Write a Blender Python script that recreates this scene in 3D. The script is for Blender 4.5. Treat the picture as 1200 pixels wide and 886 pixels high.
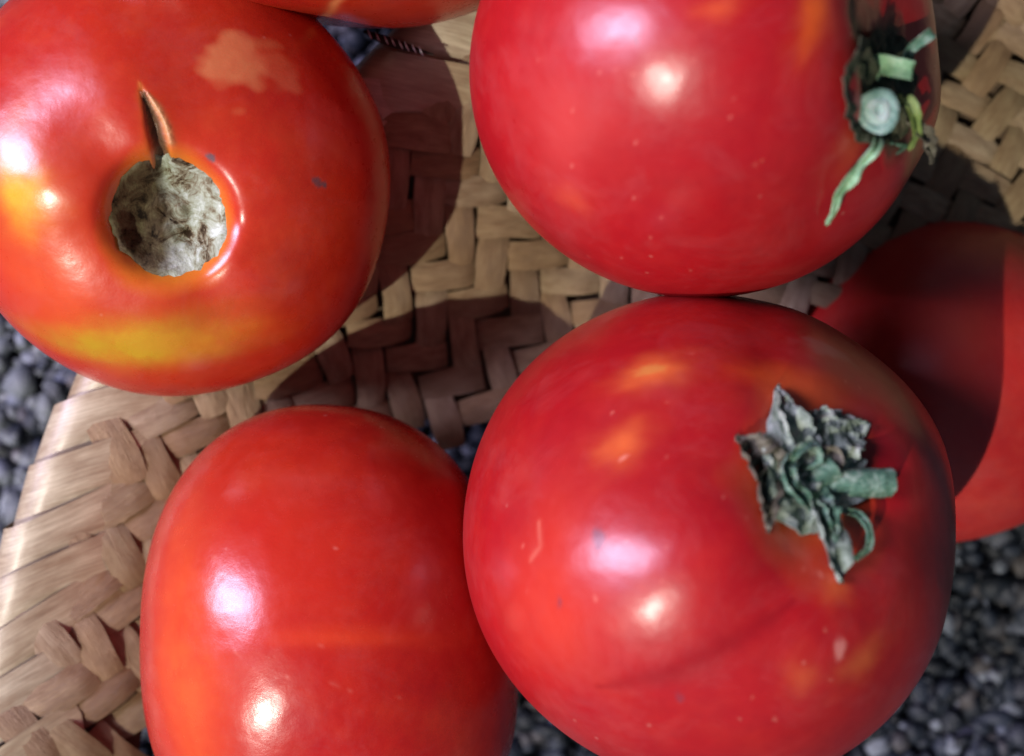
import bpy, math, random
import numpy as np
from mathutils import Vector, Matrix, Quaternion, noise as mnoise

random.seed(7); rng = np.random.default_rng(7)
for o in list(bpy.data.objects): bpy.data.objects.remove(o)
S = bpy.context.scene
COL = S.collection

# ------------------------------------------------------------------ camera
F = 1450.0        # focal length in photo pixels (photo 1200 x 886)
H = 0.235         # camera height over the mat, metres
cam_d = bpy.data.cameras.new("camera"); cam = bpy.data.objects.new("camera", cam_d); COL.objects.link(cam)
cam.location = (0, 0, H); cam.rotation_euler = (0, 0, 0)
cam_d.sensor_width = 36; cam_d.lens = 36 * F / 1200
cam_d.clip_start = 0.01; cam_d.clip_end = 50
cam_d.dof.use_dof = True; cam_d.dof.focus_distance = 0.186; cam_d.dof.aperture_fstop = 12
S.camera = cam

# ------------------------------------------------------------------ light
def to_sun(): return Vector((-0.43, -0.49, 0.76)).normalized()
SUN = to_sun()
elev = math.asin(SUN.z); azim = math.atan2(SUN.x, SUN.y)
W = bpy.data.worlds.new("World"); S.world = W; W.use_nodes = True
wn = W.node_tree.nodes; wl = W.node_tree.links
bg = wn["Background"]; sky = wn.new("ShaderNodeTexSky"); sky.sky_type = 'NISHITA'; sky.sun_disc = False
sky.sun_elevation = elev; sky.sun_rotation = azim
wl.new(sky.outputs[0], bg.inputs[0]); bg.inputs[1].default_value = 0.05
sd = bpy.data.lights.new("sun", 'SUN'); sd.energy = 5.0; sd.angle = math.radians(0.6); sd.color = (1.0, 0.93, 0.82)
so = bpy.data.objects.new("sun", sd); COL.objects.link(so); so.rotation_euler = SUN.to_track_quat('Z', 'Y').to_euler()
# the bright bluish opening whose reflection every tomato carries on its upper left
wd = bpy.data.lights.new("sky_opening", 'AREA'); wd.shape = 'RECTANGLE'; wd.size = 0.46; wd.size_y = 0.76
wd.energy = 84; wd.color = (0.78, 0.68, 1.0)
wo = bpy.data.objects.new("sky_opening", wd); COL.objects.link(wo)
wdir = Vector((-0.72, 0.10, 0.66)).normalized(); wo.location = wdir * 1.7
wo.rotation_euler = wdir.to_track_quat('Z', 'Y').to_euler()
S.view_settings.view_transform = 'Standard'; S.view_settings.look = 'None'
S.view_settings.exposure = -0.93; S.view_settings.gamma = 1.0

# ------------------------------------------------------------------ helpers
def P(u, v, z=0.0):
    k = (H - z) / F
    return Vector(((u - 600) * k, (443 - v) * k, z))

def tag(o, label=None, cat=None, group=None, kind=None):
    if label: o['label'] = label
    if cat: o['category'] = cat
    if group: o['group'] = group
    if kind: o['kind'] = kind
    return o

def mesh_obj(name, verts, faces, mat, parent=None, smooth=True):
    me = bpy.data.meshes.new(name)
    me.from_pydata([tuple(map(float, v)) for v in verts], [], faces)
    if smooth: me.polygons.foreach_set('use_smooth', [True] * len(me.polygons))
    me.materials.append(mat); me.update()
    o = bpy.data.objects.new(name, me); COL.objects.link(o)
    if parent is not None:
        o.parent = parent; o.location = -parent.location
    return o

class NT:
    def __init__(s, name):
        s.m = bpy.data.materials.new(name); s.m.use_nodes = True
        s.n = s.m.node_tree.nodes; s.l = s.m.node_tree.links; s.b = s.n["Principled BSDF"]
    def new(s, t, **kw):
        x = s.n.new(t)
        for k, v in kw.items(): setattr(x, k, v)
        return x
    def link(s, a, b): s.l.new(a, b)
    def coord(s, which='Object', scale=(1, 1, 1)):
        tc = s.new("ShaderNodeTexCoord"); mp = s.new("ShaderNodeMapping"); mp.inputs['Scale'].default_value = scale
        s.link(tc.outputs[which], mp.inputs[0]); return mp.outputs[0]
    def noise(s, vec, scale, detail=4, rough=.55, dist=0):
        x = s.new("ShaderNodeTexNoise"); x.inputs['Scale'].default_value = scale; x.inputs['Detail'].default_value = detail
        x.inputs['Roughness'].default_value = rough; x.inputs['Distortion'].default_value = dist
        s.link(vec, x.inputs['Vector']); return x.outputs['Fac']
    def ramp(s, fac, stops):
        x = s.new("ShaderNodeValToRGB"); e = x.color_ramp.elements
        while len(e) < len(stops): e.new(.5)
        for i, (p, c) in enumerate(stops):
            e[i].position = p; e[i].color = c if len(c) == 4 else (*c, 1)
        s.link(fac, x.inputs[0]); return x.outputs[0]
    def mix(s, fac, a, b, mode='MIX'):
        x = s.new("ShaderNodeMix", data_type='RGBA', blend_type=mode)
        for sock, v in ((x.inputs[0], fac), (x.inputs[6], a), (x.inputs[7], b)):
            if isinstance(v, (int, float)): sock.default_value = v
            elif isinstance(v, tuple): sock.default_value = v if len(v) == 4 else (*v, 1)
            else: s.link(v, sock)
        return x.outputs[2]
    def math(s, op, a, b=None):
        x = s.new("ShaderNodeMath", operation=op)
        for sock, v in ((x.inputs[0], a), (x.inputs[1], b)):
            if v is None: continue
            if isinstance(v, (int, float)): sock.default_value = v
            else: s.link(v, sock)
        return x.outputs[0]
    def bump(s, h, strength=.3, dist=.0005, prev=None):
        x = s.new("ShaderNodeBump"); x.inputs['Strength'].default_value = strength; x.inputs['Distance'].default_value = dist
        s.link(h, x.inputs['Height'])
        if prev is not None: s.link(prev, x.inputs['Normal'])
        return x.outputs[0]

def tomato_material(name, red, red2, rough=.30, sss=.07):
    t = NT(name); v = t.coord()
    n1 = t.noise(v, 38, 4, .55, .3); n2 = t.noise(v, 170, 3)
    base = t.mix(t.ramp(n1, [(.34, (0, 0, 0)), (.68, (1, 1, 1))]), red, red2)
    base = t.mix(t.math('MULTIPLY', t.ramp(n2, [(.45, (0, 0, 0)), (.75, (1, 1, 1))]), .22), base, (red2[0]*1.1, red2[1]*2.0+.01, red2[2]*1.3+.006))
    # tiny pale freckles
    vo = t.new("ShaderNodeTexVoronoi"); vo.inputs['Scale'].default_value = 330; t.link(v, vo.inputs['Vector'])
    fr = t.ramp(vo.outputs['Distance'], [(.05, (1, 1, 1)), (.13, (0, 0, 0))])
    sep = t.new("ShaderNodeSeparateColor"); t.link(vo.outputs['Color'], sep.inputs[0])
    few = t.math('GREATER_THAN', sep.outputs[0], .95)
    base = t.mix(t.math('MULTIPLY', t.math('MULTIPLY', fr, few), .30), base, (.75, .38, .28))
    mot = t.ramp(t.noise(v, 260, 5, .7), [(.35, (0, 0, 0)), (.7, (1, 1, 1))])
    base = t.mix(t.math('MULTIPLY', mot, .35), base, (red[0] * .72, red[1] * .6, red[2]))
    hz = t.ramp(t.noise(v, 75, 6, .75, .5), [(.48, (0, 0, 0)), (.75, (1, 1, 1))])
    base = t.mix(t.math('MULTIPLY', hz, .16), base, (.48, .16, .15))
    at = t.new("ShaderNodeAttribute", attribute_name='patch')
    nn = t.noise(v, 420, 3)
    n3 = t.noise(v, 130, 4, .6)
    fac = t.math('MULTIPLY', at.outputs['Alpha'], t.math('ADD', t.math('ADD', t.math('MULTIPLY', nn, .5), t.math('MULTIPLY', n3, 1.5)), .05))
    fac = t.math('MINIMUM', fac, 1.0)
    base = t.mix(fac, base, at.outputs['Color'])
    t.link(base, t.b.inputs['Base Color'])
    ck = t.new("ShaderNodeAttribute", attribute_name='cork')
    dust = t.noise(v, 90, 5, .7)
    r = t.math('ADD', t.math('ADD', t.math('MULTIPLY', dust, .16), t.math('MULTIPLY', t.noise(v, 330, 4, .7), .16)), rough - .145)
    r = t.math('ADD', r, t.math('MULTIPLY', ck.outputs['Fac'], .5))
    t.link(r, t.b.inputs['Roughness'])
    t.b.inputs['Subsurface Weight'].default_value = sss
    t.b.inputs['Subsurface Radius'].default_value = (1.0, .18, .08)
    t.b.inputs['Subsurface Scale'].default_value = .005
    t.b.inputs['Specular IOR Level'].default_value = .5
    t.b.inputs['Coat Weight'].default_value = .10; t.b.inputs['Coat Roughness'].default_value = .22
    b1 = t.bump(t.noise(v, 900, 4, .7), .10, .0003)
    b2 = t.bump(t.noise(v, 70, 3), .18, .0022, b1)
    b3 = t.bump(t.math('MULTIPLY', t.noise(v, 900, 5), ck.outputs['Fac']), .9, .0012, b2)
    t.link(b3, t.b.inputs['Normal'])
    return t.m

# ------------------------------------------------------------------ tomato geometry
class Tomato:
    """centre, world half extents, stem axis; vertices are kept as offsets from the centre"""
    def __init__(s, name, uv, z, rad_px, axis, flat=.84, dim=.16, dimw=.30, lobes=5, lobe_amp=.012,
                 seed=1, nu=300, nv=190, zr=None, egg=0.0, bdim=.05):
        s.name = name; s.cache = None
        c = P(uv[0], uv[1], z); k = (H - z) / F
        s.rx, s.ry = rad_px[0] * k, rad_px[1] * k; s.rz = zr or z
        th = np.linspace(0, math.pi, nv); th = th - .35 * np.sin(2*th) * .5     # denser near the poles
        ph = np.linspace(0, 2 * math.pi, nu, endpoint=False)
        T, Ph = np.meshgrid(th[1:-1], ph, indexing='ij')
        T = np.concatenate([[0], T.ravel(), [math.pi]]); Ph = np.concatenate([[0], Ph.ravel(), [0]])
        e = .92
        st = np.sin(T) ; ct = np.cos(T)
        rr = np.abs(st) ** e; zz = np.sign(ct) * np.abs(ct) ** 1.0 * flat
        zz = zz - dim * np.exp(-(T / dimw) ** 2) + bdim * np.exp(-((math.pi - T) / .3) ** 2)
        lob = lobe_amp * np.sin(lobes * Ph + seed) + .5 * lobe_amp * np.sin((lobes + 2) * Ph + 2.3 * seed) + .5*lobe_amp*np.sin(2*Ph+seed*1.7)
        lw = np.exp(-((T - .75) / .55) ** 2) + .35 * np.sin(T)
        rr = rr * (1 + lob * lw)
        zz = zz + lob * .9 * np.exp(-((T - .45) / .3) ** 2)
        p = np.stack([rr * np.cos(Ph), rr * np.sin(Ph), zz], 1)
        # big soft unevenness
        q = p + seed * 3.1
        p = p * (1 + .012 * (np.sin(2.1 * q[:, 0] + 1.3) + np.sin(2.7 * q[:, 1]) + np.sin(2.3 * q[:, 2] + .7)))[:, None]
        ax = Vector(axis).normalized(); R = np.array(ax.to_track_quat('Z', 'Y').to_matrix())
        p = p @ R.T
        p[:, 1:2] *= 1
        if egg:
            p[:, 0] *= (1 - egg * p[:, 1]); m_ = np.abs(p).max(0); q_ = np.abs(p[:, :2] / m_[:2])
            p[:, :2] *= (np.sqrt((q_ ** 2).sum(1)) / np.maximum((q_ ** 2.4).sum(1) ** (1 / 2.4), 1e-6))[:, None]
        # stretch to the measured half extents
        lo, hi = p.min(0), p.max(0); p = (p - (lo + hi) / 2) / ((hi - lo) / 2) * np.array([s.rx, s.ry, s.rz])
        s.c = np.array(c); s.p = p; s.nu = nu; s.nv = nv
        f = []
        ring = lambda i, j: 1 + i * nu + (j % nu)
        for j in range(nu): f.append((0, ring(0, j), ring(0, j + 1)))
        for i in range(nv - 3):
            for j in range(nu): f.append((ring(i, j), ring(i + 1, j), ring(i + 1, j + 1), ring(i, j + 1)))
        last = len(p) - 1
        for j in range(nu): f.append((last, ring(nv - 3, j + 1), ring(nv - 3, j)))
        s.f = f; s.col = np.zeros((len(p), 4)); s.cork = np.zeros(len(p)); s.normals()
    def normals(s):
        me = bpy.data.meshes.new('tmp'); me.from_pydata(s.p.tolist(), [], s.f); me.update()
        n = np.zeros(len(s.p) * 3); me.vertices.foreach_get('normal', n); s.n = n.reshape(-1, 3); bpy.data.meshes.remove(me)
    def hit(s, u, v):
        if s.cache is None or s.cache[0] is not s.p:
            w = s.p + s.c; d = H - w[:, 2]
            view = np.array([0, 0, H]) - w; vis = np.einsum('ij,ij->i', view, s.n) > 0
            k = np.where(vis)[0]; s.cache = (s.p, w[k], 600 + w[k, 0] / d[k] * F, 443 - w[k, 1] / d[k] * F, k)
        _, w, pu, pv, kk = s.cache
        e = (pu - u) ** 2 + (pv - v) ** 2
        idx = np.argpartition(e, 4)[:4]; idx = idx[np.argsort(e[idx])]; wt = 1 / (e[idx] + .5); wt /= wt.sum()
        return (w[idx] * wt[:, None]).sum(0), s.n[kk[idx[0]]]
    def on(s, u, v, h=0.0):
        p, n = s.hit(u, v); return Vector(p + n * h)
    def blot(s, u, v, ru, rv, color, amount=1.0, ang=0, soft=1.0, cork=0, irr=.35, sd=0):
        """a patch of another colour, by 3-D distance from the surface point"""
        p0, n0 = s.hit(u, v); k = (H - p0[2]) / F
        n0 = Vector(n0); a = Vector((math.cos(math.radians(ang)), -math.sin(math.radians(ang)), 0)); a = (a - n0 * a.dot(n0)).normalized(); b = n0.cross(a)
        d = s.p + s.c - p0
        x = d @ np.array(a) / (ru * k); y = d @ np.array(b) / (rv * k); z = d @ np.array(n0) / (max(ru, rv) * k)
        r0 = np.sqrt(x * x + y * y); aa = np.arctan2(y, x); wob = .5 * np.sin(2 * aa + sd) + .35 * np.sin(3 * aa + 2 * sd + r0 * 2) + .2 * np.sin(5 * aa + sd * 3 - r0 * 3) + .12 * np.sin(9 * aa + sd + 4 * r0)
        wob = wob * np.clip(r0, 0, 1)
        r = np.sqrt(x * x + y * y + z * z * .5) * (1 + irr * wob)
        m = np.clip((1 - r) / soft + .5 * (soft < 1), 0, 1) if soft < 1 else np.exp(-(r ** 2) * 1.4)
        m = m * amount
        s.col[:, :3] = np.where(m[:, None] > 0, (s.col[:, :3] * s.col[:, 3:] * (1 - m[:, None]) + np.array(color) * m[:, None]) /
                                np.maximum(s.col[:, 3:] * (1 - m[:, None]) + m[:, None], 1e-6), s.col[:, :3])
        s.col[:, 3] = s.col[:, 3] * (1 - m) + m
        s.cork = np.maximum(s.cork, m * cork)
    def linedist(s, pts):
        w = s.p + s.c; best = np.full(len(w), 1e9); tt = np.zeros(len(w)); n = len(pts) - 1
        for i in range(n):
            a = np.array(pts[i]); b = np.array(pts[i + 1]); ab = b - a
            t = np.clip(((w - a) @ ab) / (ab @ ab), 0, 1); d = np.linalg.norm(w - a - t[:, None] * ab, axis=1)
            tt = np.where(d < best, (i + t) / n, tt); best = np.minimum(best, d)
        return best, tt
    def groove(s, uvs, width, depth, color=None, cwidth=1.0, amount=1.0, cork=0, taper=None, sharp=2):
        """width, depth in px; taper(t) scales both along the line"""
        pts = [s.hit(*q)[0] for q in uvs]; k = (H - pts[0][2]) / F
        d, t = s.linedist(pts); tp = taper(t) if taper else np.ones_like(t)
        w = width * k * np.maximum(tp, .02)
        m = np.exp(-(d / w) ** sharp)
        s.p = s.p - s.n * (m * depth * k * tp)[:, None]
        if color is not None:
            m2 = np.exp(-(d / (w * cwidth)) ** sharp) * amount
            s.col[:, :3] = (s.col[:, :3] * s.col[:, 3:] * (1 - m2[:, None]) + np.array(color) * m2[:, None]) / np.maximum(s.col[:, 3:] * (1 - m2[:, None]) + m2[:, None], 1e-6)
            s.col[:, 3] = s.col[:, 3] * (1 - m2) + m2
            s.cork = np.maximum(s.cork, m2 * cork)
    def dent(s, u, v, r, depth, sharp=2):
        p0, n0 = s.hit(u, v); k = (H - p0[2]) / F
        d = np.linalg.norm(s.p + s.c - p0, axis=1); s.p = s.p - np.array(n0) * (np.exp(-(d / (r * k)) ** sharp) * depth * k)[:, None]
    def build(s, mat, label):
        me = bpy.data.meshes.new(s.name); me.from_pydata(s.p.tolist(), [], s.f)
        me.polygons.foreach_set('use_smooth', [True] * len(me.polygons)); me.materials.append(mat)
        a = me.color_attributes.new('patch', 'FLOAT_COLOR', 'POINT'); a.data.foreach_set('color', s.col.ravel())
        b = me.attributes.new('cork', 'FLOAT', 'POINT'); b.data.foreach_set('value', s.cork)
        me.update(); o = bpy.data.objects.new(s.name, me); COL.objects.link(o); o.location = s.c
        tag(o, label, 'tomato', 'tomatoes heaped on the woven mat'); s.o = o; s.normals(); return o

# ------------------------------------------------------------------ plant helpers
def catmull(pts, n):
    pts = [Vector(p) for p in pts]; q = [pts[0] * 2 - pts[1]] + pts + [pts[-1] * 2 - pts[-2]]; out = []
    m = len(pts) - 1
    for i in range(n):
        t = i / (n - 1) * m; k = min(int(t), m - 1); f = t - k; a, b, c, d = q[k:k + 4]
        out.append(.5 * ((2 * b) + (c - a) * f + (2 * a - 5 * b + 4 * c - d) * f * f + (3 * b - a - 3 * c + d) * f ** 3))
    return out
def interp(vals, t):
    m = len(vals) - 1; x = t * m; k = min(int(x), m - 1); return vals[k] * (1 - (x - k)) + vals[k + 1] * (x - k)
def ribbon(name, pts, widths, up, mat, parent, n=22, m=7, thick=.00035, cup=.25, crumple=.0004, twist=0, sd=0, jag=0):
    """a leaf-like blade: centre line, width along it (px), cupped across, with real thickness"""
    c = catmull(pts, n); V = []; Fc = []; k = (H - pts[0].z) / F; up = Vector(up).normalized()
    for i in range(n):
        t = i / (n - 1); tan = (c[min(i + 1, n - 1)] - c[max(i - 1, 0)]).normalized()
        side = tan.cross(up)
        if side.length < 1e-4: side = tan.cross(Vector((1, 0, 0)))
        side.normalize(); nn = side.cross(tan).normalized()
        a = twist * t; side, nn = side * math.cos(a) + nn * math.sin(a), nn * math.cos(a) - side * math.sin(a)
        w = interp(widths, t) * k
        for j in range(m):
            x = (j / (m - 1)) * 2 - 1
            ww = w * .5 * (1 + jag * mnoise.noise(Vector((t * 9, x * 2, sd))))
            q = c[i] + side * (x * ww) + nn * (cup * w * (x * x - .3))
            nz = mnoise.noise(Vector((t * 6 + sd, x * 1.8, sd * 2.))) + .5 * mnoise.noise(Vector((t * 15 + sd, x * 4, sd)))
            V.append(q + nn * (crumple * nz))
    N = len(V); V2 = []
    for i in range(n):
        for j in range(m):
            x = (j / (m - 1)) * 2 - 1; q = V[i * m + j]
            a = V[min(i + 1, n - 1) * m + j] - V[max(i - 1, 0) * m + j]; b = V[i * m + min(j + 1, m - 1)] - V[i * m + max(j - 1, 0)]
            nn = b.cross(a); nn = nn.normalized() if nn.length > 1e-9 else up
            V2.append(q - nn * thick * (1.05 - x * x))
    V += V2
    for i in range(n - 1):
        for j in range(m - 1):
            a = i * m + j; Fc.append((a, a + m, a + m + 1, a + 1)); Fc.append((N + a, N + a + 1, N + a + m + 1, N + a + m))
        a = i * m; Fc.append((a, N + a, N + a + m, a + m)); a = i * m + m - 1; Fc.append((a, a + m, N + a + m, N + a))
    for j in range(m - 1):
        Fc.append((j, j + 1, N + j + 1, N + j)); a = (n - 1) * m + j; Fc.append((a, N + a, N + a + 1, a + 1))
    return mesh_obj(name, V, Fc, mat, parent)
def tube(name, pts, radii, mat, parent, n=26, m=14, cap=True, rib=.06, sd=0):
    c = catmull(pts, n); V = []; Fc = []; k = (H - pts[0].z) / F
    prev = None
    for i in range(n):
        tan = (c[min(i + 1, n - 1)] - c[max(i - 1, 0)]).normalized()
        if prev is None: prev = tan.orthogonal().normalized()
        prev = (prev - tan * prev.dot(tan)).normalized(); b = tan.cross(prev)
        r = interp(radii, i / (n - 1)) * k
        for j in range(m):
            a = 2 * math.pi * j / m
            rr = r * (1 + rib * math.sin(5 * a + sd) + .08 * mnoise.noise(Vector((i * .4 + sd, a, 0))))
            V.append(c[i] + (prev * math.cos(a) + b * math.sin(a)) * rr)
    for i in range(n - 1):
        for j in range(m):
            Fc.append((i * m + j, i * m + (j + 1) % m, (i + 1) * m + (j + 1) % m, (i + 1) * m + j))
    if cap:
        b0 = len(V); V += V[(n - 1) * m:n * m] + V[:m]; Fc.append(tuple(range(b0, b0 + m))); Fc.append(tuple(reversed(range(b0 + m, b0 + 2 * m))))
    return mesh_obj(name, V, Fc, mat, parent)
def plant_mat(name, c1, c2, c3, scale=500, rough=.65, sss=.1, veins=.5):
    t = NT(name); v = t.coord()
    n = t.noise(v, scale, 5, .65, .4)
    col = t.ramp(n, [(.30, c1), (.5, c2), (.70, c3)])
    t.link(col, t.b.inputs['Base Color']); t.b.inputs['Roughness'].default_value = rough
    t.b.inputs['Subsurface Weight'].default_value = sss; t.b.inputs['Subsurface Scale'].default_value = .001
    t.link(t.bump(t.noise(v, scale * 2.2, 5, .7), veins, .0006), t.b.inputs['Normal']); return t.m

M_green = plant_mat("calyx_green", (.02, .065, .04), (.09, .21, .13), (.42, .53, .42), 600, .7, .1, .9)
M_lime = plant_mat("calyx_lime", (.10, .17, .04), (.22, .32, .08), (.30, .40, .16))
M_bright = plant_mat("calyx_pale_green", (.12, .27, .13), (.24, .44, .24), (.38, .55, .36))
M_dry = plant_mat("calyx_dry", (.07, .10, .07), (.25, .32, .25), (.56, .63, .53), 420, .85, 0, .9)
M_drydark = plant_mat("calyx_dry_brown", (.045, .04, .025), (.11, .10, .065), (.26, .25, .18), 420, .85, 0, .9)
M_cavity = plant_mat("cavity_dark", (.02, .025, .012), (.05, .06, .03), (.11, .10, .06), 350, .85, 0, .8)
M_white = plant_mat("cut_pith", (.24, .40, .33), (.42, .58, .50), (.62, .74, .68), 900, .6, .2, .5)
M_ring = plant_mat("cut_rim", (.10, .22, .16), (.25, .42, .34), (.45, .60, .52), 900, .6, .1, .5)
M_cork = plant_mat("stem_scar_cork", (.22, .19, .13), (.46, .47, .38), (.74, .76, .68), 300, .9, .05, 1.0)
M_corkdark = plant_mat("scar_brown", (.05, .035, .02), (.12, .09, .055), (.26, .20, .13), 500, .9, 0, .8)

YEL = (.62, .36, .015); ORG = (.78, .17, .02); PINK = (.62, .12, .10)
# ------------------------------------------------------------------ ground
def straw_mat():
    t = NT("palm_strip"); v = t.coord('Object', (1, 1, 1))
    oi = t.new("ShaderNodeObjectInfo")
    geo = t.new("ShaderNodeNewGeometry")
    rnd = t.math('FRACT', t.math('ADD', oi.outputs['Random'], geo.outputs['Random Per Island']))
    # fibres run along local x
    add = t.new("ShaderNodeVectorMath", operation='ADD'); sc = t.new("ShaderNodeCombineXYZ")
    t.link(t.math('MULTIPLY', rnd, 3.7), sc.inputs[0]); t.link(t.math('MULTIPLY', rnd, 9.1), sc.inputs[1])
    uvn = t.new("ShaderNodeUVMap", uv_map='UVMap')
    t.link(uvn.outputs[0], add.inputs[0]); t.link(sc.outputs[0], add.inputs[1])
    mp = t.new("ShaderNodeMapping"); mp.inputs['Scale'].default_value = (3.0, 34, 1); t.link(add.outputs[0], mp.inputs[0])
    fib = t.noise(mp.outputs[0], 1.0, 5, .6, .2)
    mp2 = t.new("ShaderNodeMapping"); mp2.inputs['Scale'].default_value = (2.5, 3, 1); t.link(add.outputs[0], mp2.inputs[0])
    blot = t.noise(mp2.outputs[0], 1.0, 4, .6)
    col = t.ramp(rnd, [(0, (.30, .185, .088)), (.25, (.40, .275, .145)), (.5, (.47, .35, .205)), (.75, (.34, .25, .125)), (.9, (.50, .39, .25)), (1, (.26, .165, .085))])
    col = t.mix(t.ramp(blot, [(.38, (0, 0, 0)), (.7, (.75, .75, .75))]), col, (.22, .125, .06))
    col = t.mix(t.ramp(fib, [(.35, (1, 1, 1)), (.6, (0, 0, 0))]), col, t.mix(.5, col, (.16, .10, .055)))
    t.link(col, t.b.inputs['Base Color']); t.b.inputs['Roughness'].default_value = .46
    t.b.inputs['Specular IOR Level'].default_value = .45
    t.link(t.bump(fib, .8, .0005), t.b.inputs['Normal']); return t.m
M_straw = straw_mat()
M_rim = M_straw.copy(); M_rim.name = 'palm_rim'
for nd in M_rim.node_tree.nodes:
    if nd.type == 'VALTORGB' and len(nd.color_ramp.elements) == 6:
        for e, c in zip(nd.color_ramp.elements, [(.46, .39, .23), (.56, .48, .31), (.60, .54, .38), (.50, .42, .26), (.62, .56, .40), (.42, .34, .19)]): e.color = (*c, 1)
    if nd.type == 'BUMP': nd.inputs['Strength'].default_value = .25
    if nd.type == 'BSDF_PRINCIPLED': nd.inputs['Roughness'].default_value = .40; nd.inputs['Specular IOR Level'].default_value = .7; nd.inputs['Coat Weight'].default_value = .3; nd.inputs['Coat Roughness'].default_value = .3
def plain(name, c1, c2, scale, rough=.9, bump=.5, dist=.001):
    t = NT(name); v = t.coord(); n = t.noise(v, scale, 6, .65)
    t.link(t.ramp(n, [(.3, c1), (.7, c2)]), t.b.inputs['Base Color']); t.b.inputs['Roughness'].default_value = rough
    t.link(t.bump(n, bump, dist), t.b.inputs['Normal']); return t.m
M_ground = plain("dark_grit", (.012, .014, .018), (.05, .055, .065), 260)  # dark blue-grey grit colour of the sheet below the stones
M_back = plain("mat_underlayer", (.06, .038, .02), (.14, .09, .05), 300)

GZ = -.042
# uneven ground sheet
n = 120; V = []; Fc = []
for i in range(n + 1):
    for j in range(n + 1):
        x = (j / n - .5) * 3.0; y = (i / n - .5) * 3.0
        x = x * abs(x / 1.5) ** .8; y = y * abs(y / 1.5) ** .8
        V.append((x, y, GZ - .004 + .0012 * mnoise.noise(Vector((x * 60, y * 60, 0)))))
for i in range(n):
    for j in range(n):
        a = i * (n + 1) + j; Fc.append((a, a + 1, a + n + 2, a + n + 1))
g = mesh_obj('ground', V, Fc, M_ground); tag(g, kind='structure')

# gravel
def gravel():
    t = NT("gravel"); v = t.coord(); geo = t.new("ShaderNodeNewGeometry")
    r = geo.outputs['Random Per Island']
    col = t.ramp(r, [(0, (.004, .006, .009)), (.5, (.010, .016, .026)), (.72, (.028, .038, .06)), (.82, (.07, .06, .055)), (.93, (.11, .13, .18)), (1, (.24, .27, .31))])
    sx = t.new("ShaderNodeSeparateXYZ"); t.link(v, sx.inputs[0])
    pale = t.math('MULTIPLY', t.ramp(t.math('SUBTRACT', t.math('MULTIPLY', sx.outputs[0], -22), 1.75), [(0, (0, 0, 0)), (.5, (1, 1, 1))]), t.ramp(t.noise(v, 130, 3), [(.38, (0, 0, 0)), (.5, (1, 1, 1))]))
    col = t.mix(t.math('MULTIPLY', pale, .5), col, (.34, .38, .38))
    n = t.noise(v, 700, 4); col = t.mix(t.ramp(n, [(.4, (0, 0, 0)), (.7, (.5, .5, .5))]), col, (.025, .032, .045))
    t.link(col, t.b.inputs['Base Color']); t.b.inputs['Roughness'].default_value = .6
    t.link(t.bump(t.noise(v, 1500, 4), .4, .0006), t.b.inputs['Normal'])
    import bmesh
    bm = bmesh.new(); bmesh.ops.create_icosphere(bm, subdivisions=1, radius=1); bv = np.array([x.co[:] for x in bm.verts]); bf = np.array([[x.index for x in f.verts] for f in bm.faces]); bm.free()
    N = 19000
    # most of the stones lie in view, fewer outwards
    xy = np.concatenate([rng.uniform(-1, 1, (14500, 2)) * [.135, .105], rng.uniform(-1, 1, (N - 14500, 2)) * [.24, .20]])
    r_ = rng.uniform(.0011, .0040, N) * (1 + .5 * (rng.random(N) > .95))
    A = rng.normal(size=(N, 3, 3)); Q, _ = np.linalg.qr(A)
    sc = rng.uniform(.4, 1.25, (N, 1, 3)); jit = rng.uniform(.62, 1.35, (N, len(bv), 1))
    loc = bv[None] * jit * sc * r_[:, None, None]; loc = np.einsum('nvi,nij->nvj', loc, Q); loc[:, :, 2] *= .75
    z = GZ - .003 + rng.uniform(0, .0035, N)
    loc[:, :, 0] += xy[:, None, 0]; loc[:, :, 1] += xy[:, None, 1]; loc[:, :, 2] += z[:, None]
    verts = loc.reshape(-1, 3); faces = (bf[None] + (np.arange(N) * len(bv))[:, None, None]).reshape(-1, 3)
    me = bpy.data.meshes.new('gravel'); me.vertices.add(len(verts)); me.vertices.foreach_set('co', verts.ravel())
    me.loops.add(faces.size); me.loops.foreach_set('vertex_index', faces.ravel().astype(np.int32))
    me.polygons.add(len(faces)); me.polygons.foreach_set('loop_start', np.arange(0, faces.size, 3, dtype=np.int32))
    me.update(calc_edges=True); me.materials.append(t.m)
    o = bpy.data.objects.new('gravel', me); COL.objects.link(o)
    tag(o, 'loose dark blue-grey gravel with pale chips under the mat', 'gravel', kind='stuff')
gravel()

# ------------------------------------------------------------------ the woven mat: a curved band, edge at radius RO round CC (mat plane)
K0 = H / F
CC = P(1382, 1030); RO = 1412 * K0
def edge_shift(a):
    return float(np.interp(math.degrees(a), [100, 126, 134, 142, 149, 157, 166, 190], [-50, -54, -56, -32, -4, 14, 24, 30])) * K0
def band(a, r):
    r = r + edge_shift(a)
    return Vector((CC.x + math.cos(a) * r, CC.y + math.sin(a) * r, 0))
def lift(rn):                    # the mat curls up towards its rim
    t = min(max((rn / K0 - 1040) / 350, 0), 1); return .026 * t * t * (3 - 2 * t) * (1 - .15 * t)
def lifted(p, rn):
    z = lift(rn); k = (H - z) / H; return Vector((p.x * k, p.y * k, z))
def inner(a):                     # inner edge radius by bearing, metres
    d = math.degrees(a) % 360
    xs = [60, 90, 103, 120, 133, 145, 158, 170, 185, 200]; ys = [800, 805, 815, 835, 915, 990, 1130, 1195, 1210, 1210]
    for i in range(len(xs) - 1):
        if d <= xs[i + 1]:
            t = max(0, (d - xs[i]) / (xs[i + 1] - xs[i])); return (ys[i] * (1 - t) + ys[i + 1] * t) * K0
    return ys[-1] * K0
PW = 36 * K0                       # strip width
A0, A1 = math.radians(70), math.radians(190)
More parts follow.
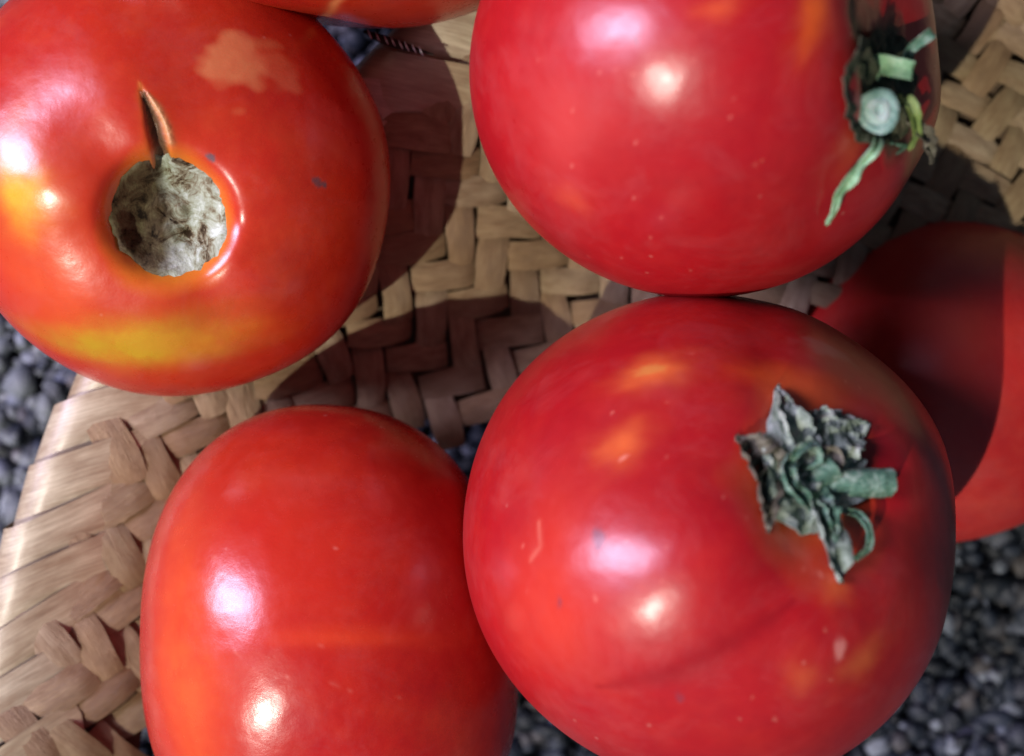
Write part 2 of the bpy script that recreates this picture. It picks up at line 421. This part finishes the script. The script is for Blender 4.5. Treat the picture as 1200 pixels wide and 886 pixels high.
def surf_z(x, y): return .0012 * mnoise.noise(Vector((x * 22, y * 22, 5))) + .0006 * mnoise.noise(Vector((x * 60, y * 60, 9)))

mat_root = bpy.data.objects.new('woven_mat', None); COL.objects.link(mat_root); mat_root.location = P(560, 300)
tag(mat_root, 'tan plaited palm-leaf mat with a folded rim lying under the tomatoes', 'mat')
# under-layer
V = []; Fc = []; na, nr = 140, 14
for i in range(na + 1):
    a = A0 + (A1 - A0) * i / na; ri = inner(a) + 10 * K0
    for j in range(nr + 1):
        rn = ri + (RO - 22 * K0 - ri) * j / nr; q = lifted(band(a, rn), rn); V.append((q.x, q.y, q.z - .0026 + surf_z(q.x, q.y)))
for i in range(na):
    for j in range(nr):
        a = i * (nr + 1) + j; Fc.append((a, a + 1, a + nr + 2, a + nr + 1))
N_ = len(V); V += [(x, y, z - .0012) for x, y, z in V]; Fc += [tuple(N_ + k for k in reversed(f)) for f in Fc]
u = mesh_obj('under_layer', V, Fc, M_back, mat_root)

def strand_mesh(seed, L=1.0, Wd=1.0, nx=8, ny=4, lift=.0012):
    """one visible float of a strip: unit length along x, arched across and dipping at both ends"""
    r = random.Random(seed); V = []; U = []; Fc = []
    top = r.uniform(-.05, .05); sk = r.uniform(-.06, .06)
    for i in range(nx + 1):
        t = i / nx * 2 - 1
        for j in range(ny + 1):
            s_ = j / ny * 2 - 1
            w = .5 * (1 - .05 * t ** 4 + .05 * math.sin(3 * t + seed)) 
            x = t * .5 * L; y = s_ * w * Wd + sk * t * t * Wd
            z = lift * (1 - .95 * abs(t) ** 3.2) - .00055 * (abs(s_) ** 2.4) + .00016 * math.sin(seed + 5 * t + 3 * s_)
            V.append((x, y, z)); U.append((i / nx, j / ny))
    for i in range(nx):
        for j in range(ny):
            a = i * (ny + 1) + j; Fc.append((a, a + ny + 1, a + ny + 2, a + 1))
    return V, U, Fc
def make_shared(name, V, U, Fc, mat):
    me = bpy.data.meshes.new(name); me.from_pydata(V, [], Fc); me.materials.append(mat)
    uv = me.uv_layers.new(name='UVMap')
    for p in me.polygons:
        p.use_smooth = True
        for li in p.loop_indices: uv.data[li].uv = U[me.loops[li].vertex_index]
    return me
strand_src = [strand_mesh(s, nx=6, ny=4) for s in range(10)]
strand_me = [make_shared('strand', *x, M_straw) for x in strand_src]
cells = []
span = int((A1 - A0) * RO / PW) + 40
RM = RO - 240 * K0
# twill 2/2 in a grid at 45 degrees to the rim: coordinates p, q in strips
for i in range(-140, 140):
    for j in range(-140, 140):
        # warp float: horizontal strip in row j covers columns i, i+1 when (i + j) % 4 == 0
        for kind in (0, 1):
            if kind == 0:
                if (i - j) % 4 != 0: continue
                cp, cq = (i + 1.0) * PW, (j + .5) * PW; ang = 0
            else:
                if (j - i) % 4 != 1: continue
                cp, cq = (i + .5) * PW, (j + 1.0) * PW; ang = math.pi / 2
            al = (cp - cq) * math.sqrt(.5); ra = (cp + cq) * math.sqrt(.5)     # along the rim, across it
            r = RO - 70 * K0 - ra
            a = math.radians(135) + al / RM
            if not (A0 < a < A1): continue
            if r > RO - 74 * K0 or r < inner(a): continue
            pos = lifted(band(a, r), r); slope = math.atan2(lift(r + K0 * 20) - lift(r - K0 * 20), 40 * K0); rot = a - math.pi/2 - math.pi / 4 + ang
            sx = (r / RM)
            cells.append((pos, rot, sx, ang, r, a, slope))
def px(p): d = H - p.z; return 600 + p.x / d * F, 443 - p.y / d * F
def vis_rank(c):
    u_, v_ = px(c[0]); dx = max(0, abs(u_ - 600) - 600); dy = max(0, abs(v_ - 443) - 443); return dx + dy
cells.sort(key=vis_rank)
sV, sF, sU = [], [], []
for idx, (pos, rot, sx, ang, r, a, slope) in enumerate(cells):
    k = random.randrange(10); L = 2 * PW * random.uniform(1.02, 1.14); wd = PW * random.uniform(.90, 1.08)
    rr = rot + random.gauss(0, .075)
    z = pos.z + surf_z(pos.x, pos.y) + random.uniform(-.0003, .0004) + (.0002 if ang else 0)
    tilt = random.gauss(0, .03); tilt2 = random.gauss(0, .05)
    mw = Matrix.Translation(Vector((pos.x + random.gauss(0, 1.5 * K0), pos.y + random.gauss(0, 1.5 * K0), z))) @ Matrix.Rotation(-slope, 4, Vector((-math.sin(a), math.cos(a), 0))) @ Matrix.Rotation(rr, 4, 'Z') @ Matrix.Rotation(tilt, 4, 'Y') @ Matrix.Rotation(tilt2, 4, 'X') @ Matrix.Diagonal((L * (.5 + .5 * sx), wd * (.5 + .5 * sx), 1, 1))
    if idx < 262:
        o = bpy.data.objects.new('strand', strand_me[k]); COL.objects.link(o); o.parent = mat_root
        o.matrix_basis = Matrix.Translation(-mat_root.location) @ mw
    else:
        V0, U0, F0 = strand_src[k]; b0 = len(sV)
        sV += [tuple(mw @ Vector(q)) for q in V0]; sU += U0; sF += [tuple(b0 + x for x in f) for f in F0]
if sV:
    me = make_shared('strand_weave', sV, sU, sF, M_straw); o = bpy.data.objects.new('strand_weave', me); COL.objects.link(o)
    o.parent = mat_root; o.location = -mat_root.location; o['kind'] = 'stuff'
# folded rim: strips that turn over the edge at 45 degrees
def rim_mesh(seed, step, depth):
    V, U, Fc = [], [], []; nx, ny = 12, 4
    for i in range(nx + 1):
        t = i / nx                       # 0 inside ... 1 outside and turned under
        for j in range(ny + 1):
            s_ = j / ny - .5
            if t < .5: x = .0052 + (depth - .0052) * (1 - t / .5); z = .0024 - .0042 * (1 - t / .5) ** 2.2
            else:
                b = (t - .5) / .5 * math.pi * .80; x = .0052 * (1 - math.sin(b)); z = .0024 - .0052 * (1 - math.cos(b))
            y = s_ * step * 1.06 + x * .80 * (1 - .1 * math.sin(seed)); y += .10 * step * math.sin(math.pi * t) * math.sin(seed * 2 + 1); x += .12 * depth * (1 - (2 * s_) ** 2) * max(0, 1 - t / .3)
            V.append((x, y, z + s_ * .0024 + .0004 * (1 - (2 * s_) ** 2) + .0001 * math.sin(seed + 6 * t + 4 * s_))); U.append((t * 1.4, j / ny))
    for i in range(nx):
        for j in range(ny):
            a = i * (ny + 1) + j; Fc.append((a, a + 1, a + ny + 2, a + ny + 1))
    return V, U, Fc
RSTEP = 72 * K0
rim_me = [make_shared('rim_fold', *rim_mesh(s, RSTEP, 112 * K0), M_rim) for s in range(5)]
na = int((A1 - A0) * RO / RSTEP)
for i in range(na):
    a = A0 + (i + .5) * RSTEP / RO + random.gauss(0, .0008)
    rj = RO + random.gauss(0, 3 * K0); pos = lifted(band(a, rj), RO - 40 * K0)
    slope = math.atan2(lift(RO - 20 * K0) - lift(RO - 110 * K0), 90 * K0)
    u_, v_ = px(pos)
    if not (-250 < u_ < 1450 and -250 < v_ < 1150): continue
    o = bpy.data.objects.new('rim_fold', rim_me[i % 5]); COL.objects.link(o); o.parent = mat_root
    o.matrix_basis = Matrix.Translation(-mat_root.location) @ Matrix.Translation(pos + Vector((0, 0, surf_z(pos.x, pos.y)))) @ Matrix.Rotation(-slope * .8, 4, Vector((-math.sin(a), math.cos(a), 0))) @ Matrix.Rotation(a + math.pi + random.gauss(0, .03), 4, 'Z')

# ------------------------------------------------------------------ tomatoes
R1 = (.36, .007, .011); R2 = (.42, .014, .012)
# 1 the one at the left with the corky scar
TL = Tomato('tomato', (203, 212), .037, (252, 253), (.24, -.34, .94), flat=.76, dim=.09, dimw=.34, lobes=5, lobe_amp=.012, seed=2, zr=.026, nu=420, nv=260)
TL.blot(25, 232, 42, 48, (.82, .42, .02), .9, 0, 1, sd=1)  # orange patch paints the sun's warm highlight into the skin
TL.blot(165, 406, 115, 33, (.46, .34, .015), 1.1, 2, 1, irr=.25, sd=2)
TL.blot(110, 402, 45, 26, (.36, .30, .01), .8, 0, 1, sd=5)
TL.blot(235, 400, 60, 34, (.60, .20, .02), .6, 0, 1, sd=4)
TL.blot(120, 300, 150, 130, (.62, .06, .012), .5, 0, 1, sd=3)
TL.blot(60, 330, 70, 60, (.64, .09, .018), .6, 0, 1, sd=7)
TL.blot(275, 72, 42, 26, (.62, .20, .075), .75, 5, .5, irr=.5, sd=2)
TL.blot(325, 80, 30, 20, (.58, .14, .06), .45, 5, .5, irr=.5, sd=6)
for (u_, v_, r_) in ((247, 185, 5), (372, 213, 6), (380, 216, 4)): TL.blot(u_, v_, r_, r_, (.12, .07, .08), .8, 0, .6)
scar = [(140, 215), (158, 193), (185, 183), (205, 184), (232, 198), (252, 215), (263, 240), (265, 272), (256, 300), (237, 316), (208, 323), (182, 321), (158, 306), (140, 288), (130, 262), (130, 238)]
cen = (198, 255)
TL.dent(cen[0], cen[1], 66, 46, 5)
TL.normals()
TL.blot(cen[0], cen[1], 72, 76, (.74, .27, .02), .8, 0, .5, irr=.12, sd=2)
TL.groove([(163, 97), (168, 112), (180, 140), (187, 170), (193, 200), (198, 225)], 9, 6, (.58, .17, .03), 1.5, .7, cork=.2, taper=lambda t: np.clip(.15 + 1.6 * t, 0, 1))
TL.groove([(168, 108), (178, 138), (187, 170), (193, 200)], 10, 8, (.17, .085, .04), .95, 1, cork=1, taper=lambda t: np.clip(.2 + 2.0 * t, 0, 1), sharp=4)
TL.groove([(172, 108), (184, 126), (196, 150), (200, 166)], 3.5, 0, (.56, .34, .14), 1.3, .7, cork=.5, taper=lambda t: np.clip(.3 + 2 * t, 0, 1))
TL.normals()
mTL = tomato_material("tomato_skin_orange_red", (.43, .015, .009), (.50, .040, .011), .27)
oTL = TL.build(mTL, 'orange-red tomato with a corky stem scar, a crack above it and a yellow-green patch below')
# scar disc: rings from the centre to the traced outline, lying in the hollow
V = []; Fc = []; nr = 14; npt = 60
def cr(i):
    x = i / npt * len(scar); k = int(x); f = x - k
    pa, pb, pc, pd = [Vector(scar[(k + d) % len(scar)]) for d in (-1, 0, 1, 2)]
    return .5 * ((2 * pb) + (pc - pa) * f + (2 * pa - 5 * pb + 4 * pc - pd) * f * f + (3 * pb - pa - 3 * pc + pd) * f ** 3)
oc = [cr(i) for i in range(npt)]
V.append(TL.on(cen[0], cen[1], .0012))
for r in range(1, nr + 1):
    t = r / nr
    for i in range(npt):
        q2 = Vector(cen).lerp(oc[i], t * (1 + (.07 * mnoise.noise(Vector((i * .55, 0, 3))) + .04) * t ** 3))
        q = TL.on(q2.x, q2.y, .0)
        zz = .0010 + .0008 * mnoise.noise(q * 300) + .0005 * mnoise.noise(q * 900) + .0008 * math.exp(-((t - .25) / .12) ** 2)
        zz -= max(0, (t - .8) / .2) * .0009
        if t < .9: zz = max(zz, .00045)
        if r == nr: zz = -.0004
        V.append(q + Vector((0, 0, zz)))
for i in range(npt): Fc.append((0, 1 + i, 1 + (i + 1) % npt))
for r in range(nr - 1):
    for i in range(npt):
        a = 1 + r * npt + i; b = 1 + r * npt + (i + 1) % npt; Fc.append((a, a + npt, b + npt, b))
t = NT("stem_scar"); v = t.coord()
n1 = t.noise(v, 260, 6, .7, .8); n2 = t.noise(v, 90, 3)
c = t.ramp(n1, [(.36, (.035, .022, .010)), (.42, (.17, .14, .08)), (.5, (.32, .35, .24)), (.64, (.55, .62, .52))])
sx = t.new("ShaderNodeSeparateXYZ"); t.link(v, sx.inputs[0])
side = t.math('ADD', t.math('MULTIPLY', sx.outputs[0], 170), t.math('MULTIPLY', n2, .8))
lxo = TL.on(198, 255).x
side = t.math('SUBTRACT', side, 170 * lxo - .1)
c = t.mix(t.ramp(side, [(.35, (.95, .95, .95)), (.75, (0, 0, 0))]), c, t.ramp(n1, [(.38, (.010, .006, .003)), (.5, (.075, .048, .020)), (.7, (.15, .13, .05))]))  # left side: brown cork plus painted shade of the hollow's wall
t.link(c, t.b.inputs['Base Color']); t.b.inputs['Roughness'].default_value = .9; t.b.inputs['Specular IOR Level'].default_value = .15
t.link(t.bump(t.noise(v, 700, 5, .65), .5, .0006), t.b.inputs['Normal'])
mesh_obj('stem_scar', V, Fc, t.m, oTL)['label'] = 'pale corky stem scar, brown with painted shade on its left side'

# 2 upper right, with the cut green stalk
TT = Tomato('tomato', (822, 89), .053, (271, 259), (.74, -.03, .66), flat=.90, dim=.16, dimw=.30, lobes=5, lobe_amp=.009, seed=4, zr=.040, nu=420, nv=260)
TT.blot(955, 15, 26, 48, (.74, .12, .015), .7, 12, 1, sd=1)
TT.blot(670, 235, 30, 20, (.62, .10, .04), .4, 0, 1, sd=2)
TT.blot(840, 10, 30, 14, (.70, .12, .03), .45, 0, 1, sd=3)
TT.blot(1000, 170, 26, 40, (.62, .10, .03), .5, 0, 1, sd=4)
TT.blot(660, 150, 60, 90, (.55, .06, .05), .45, 0, 1, sd=4)
TT.blot(717, 42, 4, 4, (.2, .05, .05), .8, 0, .6); TT.blot(745, 46, 4, 7, (.2, .05, .05), .8, 0, .6)
for i in range(26):
    TT.blot(random.uniform(620, 960), random.uniform(60, 320), random.uniform(1.2, 3), random.uniform(1.5, 3), (.70, .25, .18), random.uniform(.15, .5), 0, .6)
TT.dent(1030, 105, 52, 26, 3); TT.normals()
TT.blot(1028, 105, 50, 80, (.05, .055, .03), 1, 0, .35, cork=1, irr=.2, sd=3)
TT.groove([(1002, 4), (1001, 15), (1004, 30), (1010, 45)], 12, 6, (.26, .17, .08), 1.3, 1, cork=.7)
TT.normals()
mTT = tomato_material("tomato_skin_deep_red", R1, (.41, .012, .014), .30)
oTT = TT.build(mTT, 'deep red tomato at the upper right with a short cut stalk and green sepals')

# 3 centre, big, with the dry calyx
TM = Tomato('tomato', (826, 622), .044, (283, 281), (.30, .28, .90), flat=.88, dim=.10, dimw=.24, lobes=4, lobe_amp=.012, seed=3, zr=.042, nu=420, nv=260)
TM.blot(765, 435, 46, 24, (.74, .17, .035), .75, 8, 1, sd=2); TM.blot(762, 433, 14, 9, (.60, .24, .05), .8, 0, .8, sd=5)
TM.blot(728, 520, 34, 28, (.66, .13, .03), .7, 0, 1, sd=3)
TM.blot(930, 445, 75, 30, (.72, .10, .015), .6, 12, 1, sd=3)
TM.blot(968, 408, 24, 18, (.42, .12, .11), .6, 20, .6, irr=.5, sd=4)
TM.blot(1010, 775, 34, 26, (.55, .12, .03), .55, 0, 1, sd=3); TM.blot(985, 760, 8, 12, (.7, .3, .24), .5, 20, .7)
TM.blot(940, 795, 26, 22, (.55, .10, .03), .45, 0, 1, sd=1)
TM.blot(640, 700, 90, 110, (.62, .045, .016), .5, 0, 1, sd=2)
TM.blot(980, 690, 26, 18, (.70, .14, .03), .5, 0, 1, sd=2)
for (u_, v_, r_, q) in ((702, 632, 10, .8), (720, 662, 6, .6), (656, 706, 4, .8), (797, 818, 6, .4)): TM.blot(u_, v_, r_, r_ * 1.1, (.16, .04, .06), q, 30, .6, irr=.4)
for i in range(30):
    TM.blot(random.uniform(590, 1060), random.uniform(400, 850), random.uniform(1.2, 3), random.uniform(1.5, 4), (.70, .25, .18), random.uniform(.15, .45), random.uniform(0, 90), .6)
TM.groove([(700, 805), (790, 790), (860, 755), (930, 705)], 15, .9, (.26, .004, .008), 1.2, .75, taper=lambda t: np.sin(np.pi * np.clip(t, .03, .97)) ** .6)  # crease with little depth, its shade painted as a dark red band
TM.groove([(880, 340), (900, 400), (930, 470)], 40, 5)
TM.groove([(632, 612), (634, 640), (622, 655)], 3, .6, (.70, .25, .16), 1, .35)
TM.normals()
TM.blot(940, 560, 84, 90, (.70, .13, .02), .6, 0, .9, irr=.3, sd=2)
mTM = tomato_material("tomato_skin_red", R1, R2, .31)
oTM = TM.build(mTM, 'biggest tomato, in the centre, with a dried grey-green calyx curled on top')

# 4 lower left, egg shaped, bare
TB = Tomato('tomato', (390, 742), .028, (217, 268), (.35, -.80, -.45), flat=1.02, dim=.06, dimw=.3, lobes=3, lobe_amp=.010, seed=5, zr=.029, egg=.07, bdim=.01)
TB.blot(215, 790, 80, 190, (.62, .085, .02), .9, 0, 1, sd=1)  # sunlit left flank painted into the skin as warmer orange
TB.blot(410, 748, 130, 12, (.68, .06, .015), .5, 3, 1, sd=2)
TB.blot(330, 640, 130, 120, (.60, .035, .012), .5, 0, 1, sd=2)
for i in range(10): TB.blot(random.uniform(230, 500), random.uniform(520, 860), 3, 3, (.70, .28, .20), random.uniform(.1, .3), 0, .6)
mTB = tomato_material("tomato_skin_smooth_red", (.40, .008, .009), (.48, .024, .011), .24)
TB.build(mTB, 'smooth egg-shaped tomato at the lower left with no stalk')

# 5 right edge, in the shade
TRr = Tomato('tomato', (1098, 445), -.010, (190, 190), (.6, -.5, -.5), flat=.95, dim=.05, seed=6, zr=.030, lobe_amp=.006)
TRr.blot(1125, 390, 60, 90, (.44, .045, .02), .6, 0, 1, sd=1)
TRr.build(tomato_material("tomato_skin_dark_red", (.46, .012, .014), (.52, .030, .018), .42), 'plain red tomato at the right edge, lying low in the shade of its neighbours')

# 6 top edge
TP = Tomato('tomato', (383, -186), .046, (325, 212), (.1, .95, .2), flat=.84, dim=.08, seed=8, zr=.038, lobe_amp=.006)
TP.groove([(405, -10), (392, 4), (380, 20), (370, 30)], 6, .5, (.72, .25, .09), 1, .8)
TP.blot(300, 5, 40, 10, (.66, .08, .02), .5, 0, 1)
TP.build(mTL, 'tomato cut off by the top edge, a thin red arc with a pale streak')

# ------------------------------------------------------------------ dried calyx on the centre tomato
def onM(u, v, h): return TM.on(u, v, h * (H - .09) / F)
n0 = Vector(TM.hit(945, 560)[1])
def sheet(name, outline, centre, T, mat, parent, hc=10, ho=2, crump=.0011, sd=0, label=None, edge=.10, thick=.0003):
    """a crumpled dry scrap: fan of rings from a centre to a traced ragged outline, with thickness"""
    cc = T.on(*centre, hc * .000145); V = [cc]; Fc = []; n = 54; nr = 8
    pts = []
    L = len(outline)
    for i in range(n):
        x = i / n * L; k = int(x); f = x - k; a, b = outline[k % L], outline[(k + 1) % L]
        pts.append(T.on(a[0] * (1 - f) + b[0] * f, a[1] * (1 - f) + b[1] * f, ho * .000145))
    nn = Vector(T.hit(*centre)[1])
    for r in range(1, nr + 1):
        t_ = r / nr
        for i in range(n):
            e = 1 + edge * mnoise.noise(Vector((i * .9, sd, 1))) * t_
            q = cc.lerp(pts[i], t_ * e)
            w = crump * (mnoise.noise(q * 380 + Vector((sd, 0, 0))) + .6 * mnoise.noise(q * 900 + Vector((sd, 2, 0)))) 
            w += .0007 * abs(math.sin(i / n * math.pi * 7 + sd)) * t_
            V.append(q + nn * w)
    for i in range(n): Fc.append((0, 1 + i, 1 + (i + 1) % n))
    for r in range(nr - 1):
        for i in range(n):
            a = 1 + r * n + i; b = 1 + r * n + (i + 1) % n; Fc.append((a, a + n, b + n, b))
    N0 = len(V); V += [q - nn * thick for q in V]; Fc += [tuple(N0 + k for k in reversed(f)) for f in Fc]
    for i in range(n):
        a = 1 + (nr - 1) * n + i; b = 1 + (nr - 1) * n + (i + 1) % n; Fc.append((a, N0 + a, N0 + b, b))
    o = mesh_obj(name, V, Fc, mat, parent, smooth=False)
    if label: o['label'] = label
    return o
sheet('calyx', [(908, 457), (918, 474), (936, 481), (957, 484), (974, 480), (986, 488), (998, 498), (1012, 503), (1004, 518), (1006, 538), (1002, 560), (1010, 585), (985, 600), (965, 612), (948, 630), (928, 626), (905, 606), (892, 570), (886, 530), (898, 500)],
      (945, 555), TM, M_dry, oTM, hc=14, ho=3, crump=.0016, sd=1, edge=.12, label='dry grey crumpled calyx plate')
ribbon('sepal', [onM(904, 565, 6), onM(886, 545, 10), onM(873, 525, 9), onM(862, 512, 5)], [46, 56, 34, 3], n0, M_drydark, oTM, cup=.35, crumple=.0012, sd=2, jag=.5)['label'] = 'dry brown folded sepal'
ribbon('sepal', [onM(905, 545, 5), onM(892, 580, 9), onM(896, 602, 7), onM(899, 625, 3)], [30, 34, 20, 2], n0, M_drydark, oTM, cup=.4, crumple=.001, sd=3, jag=.4)
ribbon('sepal', [onM(940, 540, 10), onM(918, 505, 18), onM(910, 480, 16), onM(907, 457, 8)], [34, 38, 20, 3], n0, M_dry, oTM, cup=.5, crumple=.001, sd=4, jag=.4)
ribbon('sepal', [onM(955, 545, 10), onM(978, 522, 20), onM(994, 510, 20), onM(1014, 500, 12)], [34, 48, 30, 3], n0, M_dry, oTM, cup=.3, crumple=.0013, sd=6, jag=.5)
ribbon('sepal', [onM(955, 555, 9), onM(957, 520, 20), onM(955, 500, 20), onM(950, 484, 14)], [40, 50, 46, 20], n0, M_dry, oTM, cup=.3, crumple=.0015, sd=9, jag=.4)
# green remains
ribbon('sepal', [onM(920, 536, 22), onM(903, 550, 28), onM(906, 575, 28), onM(922, 590, 26), onM(942, 604, 20)], [12, 19, 17, 17, 10], n0, M_green, oTM, cup=.5, crumple=.0009, sd=11, jag=.5)['label'] = 'green curled sepal'
ribbon('sepal', [onM(906, 548, 26), onM(914, 532, 36), onM(934, 530, 38), onM(940, 545, 34), onM(930, 555, 24)], [8, 11, 11, 10, 6], n0, M_green, oTM, cup=.5, crumple=.0004, twist=1.2, sd=12)
tube('stem', [onM(938, 580, 4), onM(942, 572, 14), onM(950, 563, 26), onM(958, 552, 34)], [18, 14, 13, 14], M_green, oTM, rib=.1)
ribbon('sepal', [onM(930, 572, 18), onM(950, 562, 34), onM(964, 548, 36), onM(958, 532, 34), onM(944, 530, 30)], [10, 12, 12, 12, 7], n0, M_drydark, oTM, cup=.4, crumple=.0006, twist=1.0, sd=14)
tube('stalk_stub', [onM(950, 572, 14), onM(975, 568, 22), onM(1000, 567, 25), onM(1032, 566, 26)], [11, 15, 17, 17], M_green, oTM, rib=.09, sd=2)['label'] = 'flat green stub pointing right'
ribbon('sepal', [onM(938, 585, 18), onM(950, 610, 24), onM(964, 640, 22), onM(974, 664, 16), onM(982, 683, 6)], [22, 32, 38, 28, 5], n0, M_dry, oTM, cup=.32, crumple=.0011, sd=16, jag=.3)['label'] = 'long grey-green sepal hanging down'
ribbon('sepal', [onM(945, 580, 22), onM(952, 600, 30), onM(960, 620, 30), onM(968, 645, 24)], [16, 20, 16, 4], n0, M_green, oTM, cup=.4, crumple=.001, sd=17, jag=.5)
ribbon('sepal', [onM(976, 604, 16), onM(994, 612, 24), onM(1007, 628, 24), onM(1009, 646, 16), onM(998, 658, 8)], [7, 8, 8, 8, 6], n0, M_green, oTM, cup=.5, crumple=.0003, sd=18)['label'] = 'thin green tendril-like sepal'

# ------------------------------------------------------------------ cut stalk on the upper right tomato
base = TT.on(1030, 112, 0)
kz = .000132
def up(u, v, z): return P(u, v, z)
zc = base.z
S1 = P(1028, 131, zc + .0095)
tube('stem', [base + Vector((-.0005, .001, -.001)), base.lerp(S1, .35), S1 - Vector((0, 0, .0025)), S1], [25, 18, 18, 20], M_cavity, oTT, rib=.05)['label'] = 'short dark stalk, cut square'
# cut face with its own ring and pith
def disc(name, c, nrm, r, z0, mat, parent, inner=0, n=28, dome=.0002):
    q = Vector(nrm).to_track_quat('Z', 'Y'); V = []; Fc = []; rings = 5
    for k in range(rings + 1):
        rr = inner + (r - inner) * k / rings
        for i in range(n):
            a = 2 * math.pi * i / n
            w = rr * (1 + .05 * math.sin(3 * a + 1) + .04 * mnoise.noise(Vector((i * .8, 0, r * 1000))))
            V.append(c + q @ Vector((math.cos(a) * w, math.sin(a) * w, z0 + dome * (1 - (2 * k / rings - 1) ** 2) + .00018 * mnoise.noise(Vector((i, k, 3))))))
    for k in range(rings):
        for i in range(n):
            a = k * n + i; b = k * n + (i + 1) % n; Fc.append((a, a + n, b + n, b))
    if inner == 0: pass
    return mesh_obj(name, V, Fc, mat, parent)
stemT = [o for o in oTT.children][0]
dn = Vector((.05, -.05, 1))
def sub(o, par):
    w = o.location.copy(); o.parent = par; o.location = (0, 0, 0); return o
rc = 21 * kz
sub(disc('cut_ring', S1, dn, rc, .0003, M_ring, oTT, inner=rc * .55), stemT)
sub(disc('cut_pith', S1, dn, rc * .62, .0004, M_white, oTT, inner=.00002, dome=.0004), stemT)
U = (0.3, -.1, 1)
ribbon('sepal', [P(1018, 112, zc + .001), P(1014, 88, zc + .004), P(1030, 78, zc + .0065), P(1050, 80, zc + .0078), P(1070, 84, zc + .008)], [20, 34, 26, 22, 21], U, M_bright, oTT, cup=.25, crumple=.0005, sd=21)['label'] = 'broad pale green sepal bent to the right'
ribbon('sepal', [P(1022, 105, zc + .001), P(1010, 85, zc + .003), P(1020, 62, zc + .004), P(1024, 50, zc + .003)], [22, 38, 28, 6], U, M_green, oTT, cup=.3, crumple=.0006, sd=22)
ribbon('sepal', [P(1045, 95, zc + .001), P(1060, 72, zc + .004), P(1068, 57, zc + .006), P(1093, 37, zc + .007)], [14, 16, 12, 13], U, M_green, oTT, cup=.3, crumple=.0004, sd=23)['label'] = 'small green sepal pointing up right'
ribbon('sepal', [P(1020, 150, zc + .004), TT.on(1010, 168, .002), TT.on(995, 188, .0018), TT.on(983, 200, .0022), TT.on(975, 217, .0016), TT.on(970, 235, .0016), TT.on(963, 257, .0012)], [10, 13, 8, 17, 12, 6, 3], U, M_bright, oTT, n=34, cup=.35, crumple=.0006, sd=24, jag=.3)['label'] = 'thin twisted sepal hanging down left'
ribbon('sepal', [P(1046, 118, zc + .002), P(1062, 116, zc + .005), P(1072, 138, zc + .005), P(1073, 158, zc + .003), P(1066, 176, zc + .001)], [10, 13, 14, 12, 4], U, M_lime, oTT, cup=.35, crumple=.0005, sd=25)['label'] = 'yellow-green sepal right of the stalk'
ribbon('sepal', [P(1060, 140, zc + .001), P(1076, 150, zc + .003), P(1088, 165, zc + .002), P(1092, 192, zc + .0)], [12, 16, 18, 3], U, M_drydark, oTT, cup=.5, crumple=.0009, sd=26, jag=.4)
ribbon('sepal', [P(1020, 150, zc + .002), P(1035, 170, zc + .003), P(1050, 175, zc + .002), P(1064, 170, zc + .001)], [12, 14, 12, 5], U, M_green, oTT, cup=.35, crumple=.0006, sd=27)
sheet('calyx', [(985, 75), (1000, 50), (1020, 34), (1042, 38), (1058, 60), (1066, 90), (1066, 130), (1052, 165), (1020, 172), (1000, 165), (985, 135), (980, 100)], (1028, 105), TT, M_cavity, oTT, hc=8, ho=5, crump=.0012, sd=5, label='dark crumpled sheet lining the hollow')  # dark crumpled sheet fitted over the hollow round the stalk

# ------------------------------------------------------------------ stitched seam on the shaded stretch of the rim
M_thread = plain("seam_thread", (.62, .62, .60), (.80, .80, .78), 900, .6, .3, .0002)
M_gap = plain("seam_gap", (.010, .008, .006), (.03, .02, .014), 500, .9, .3, .0002)
sz = .0285
ribbon('seam', [P(426, 36, sz - .001), P(448, 46, sz), P(475, 55, sz), P(508, 64, sz - .001)], [3, 11, 10, 2], (0, 0, 1), M_gap, mat_root, n=16, m=3, thick=.0002, cup=0, crumple=.0001)
for i in range(8):
    u_ = 434 + i * 8.5 + random.uniform(-1.5, 1.5); v_ = 40 + (u_ - 434) * .33
    tube('stitch', [P(u_ - 2, v_ - 5, sz), P(u_, v_, sz + .0006), P(u_ + 3, v_ + 6, sz)], [.5, 1.0, .5], M_thread, mat_root, n=6, m=6)
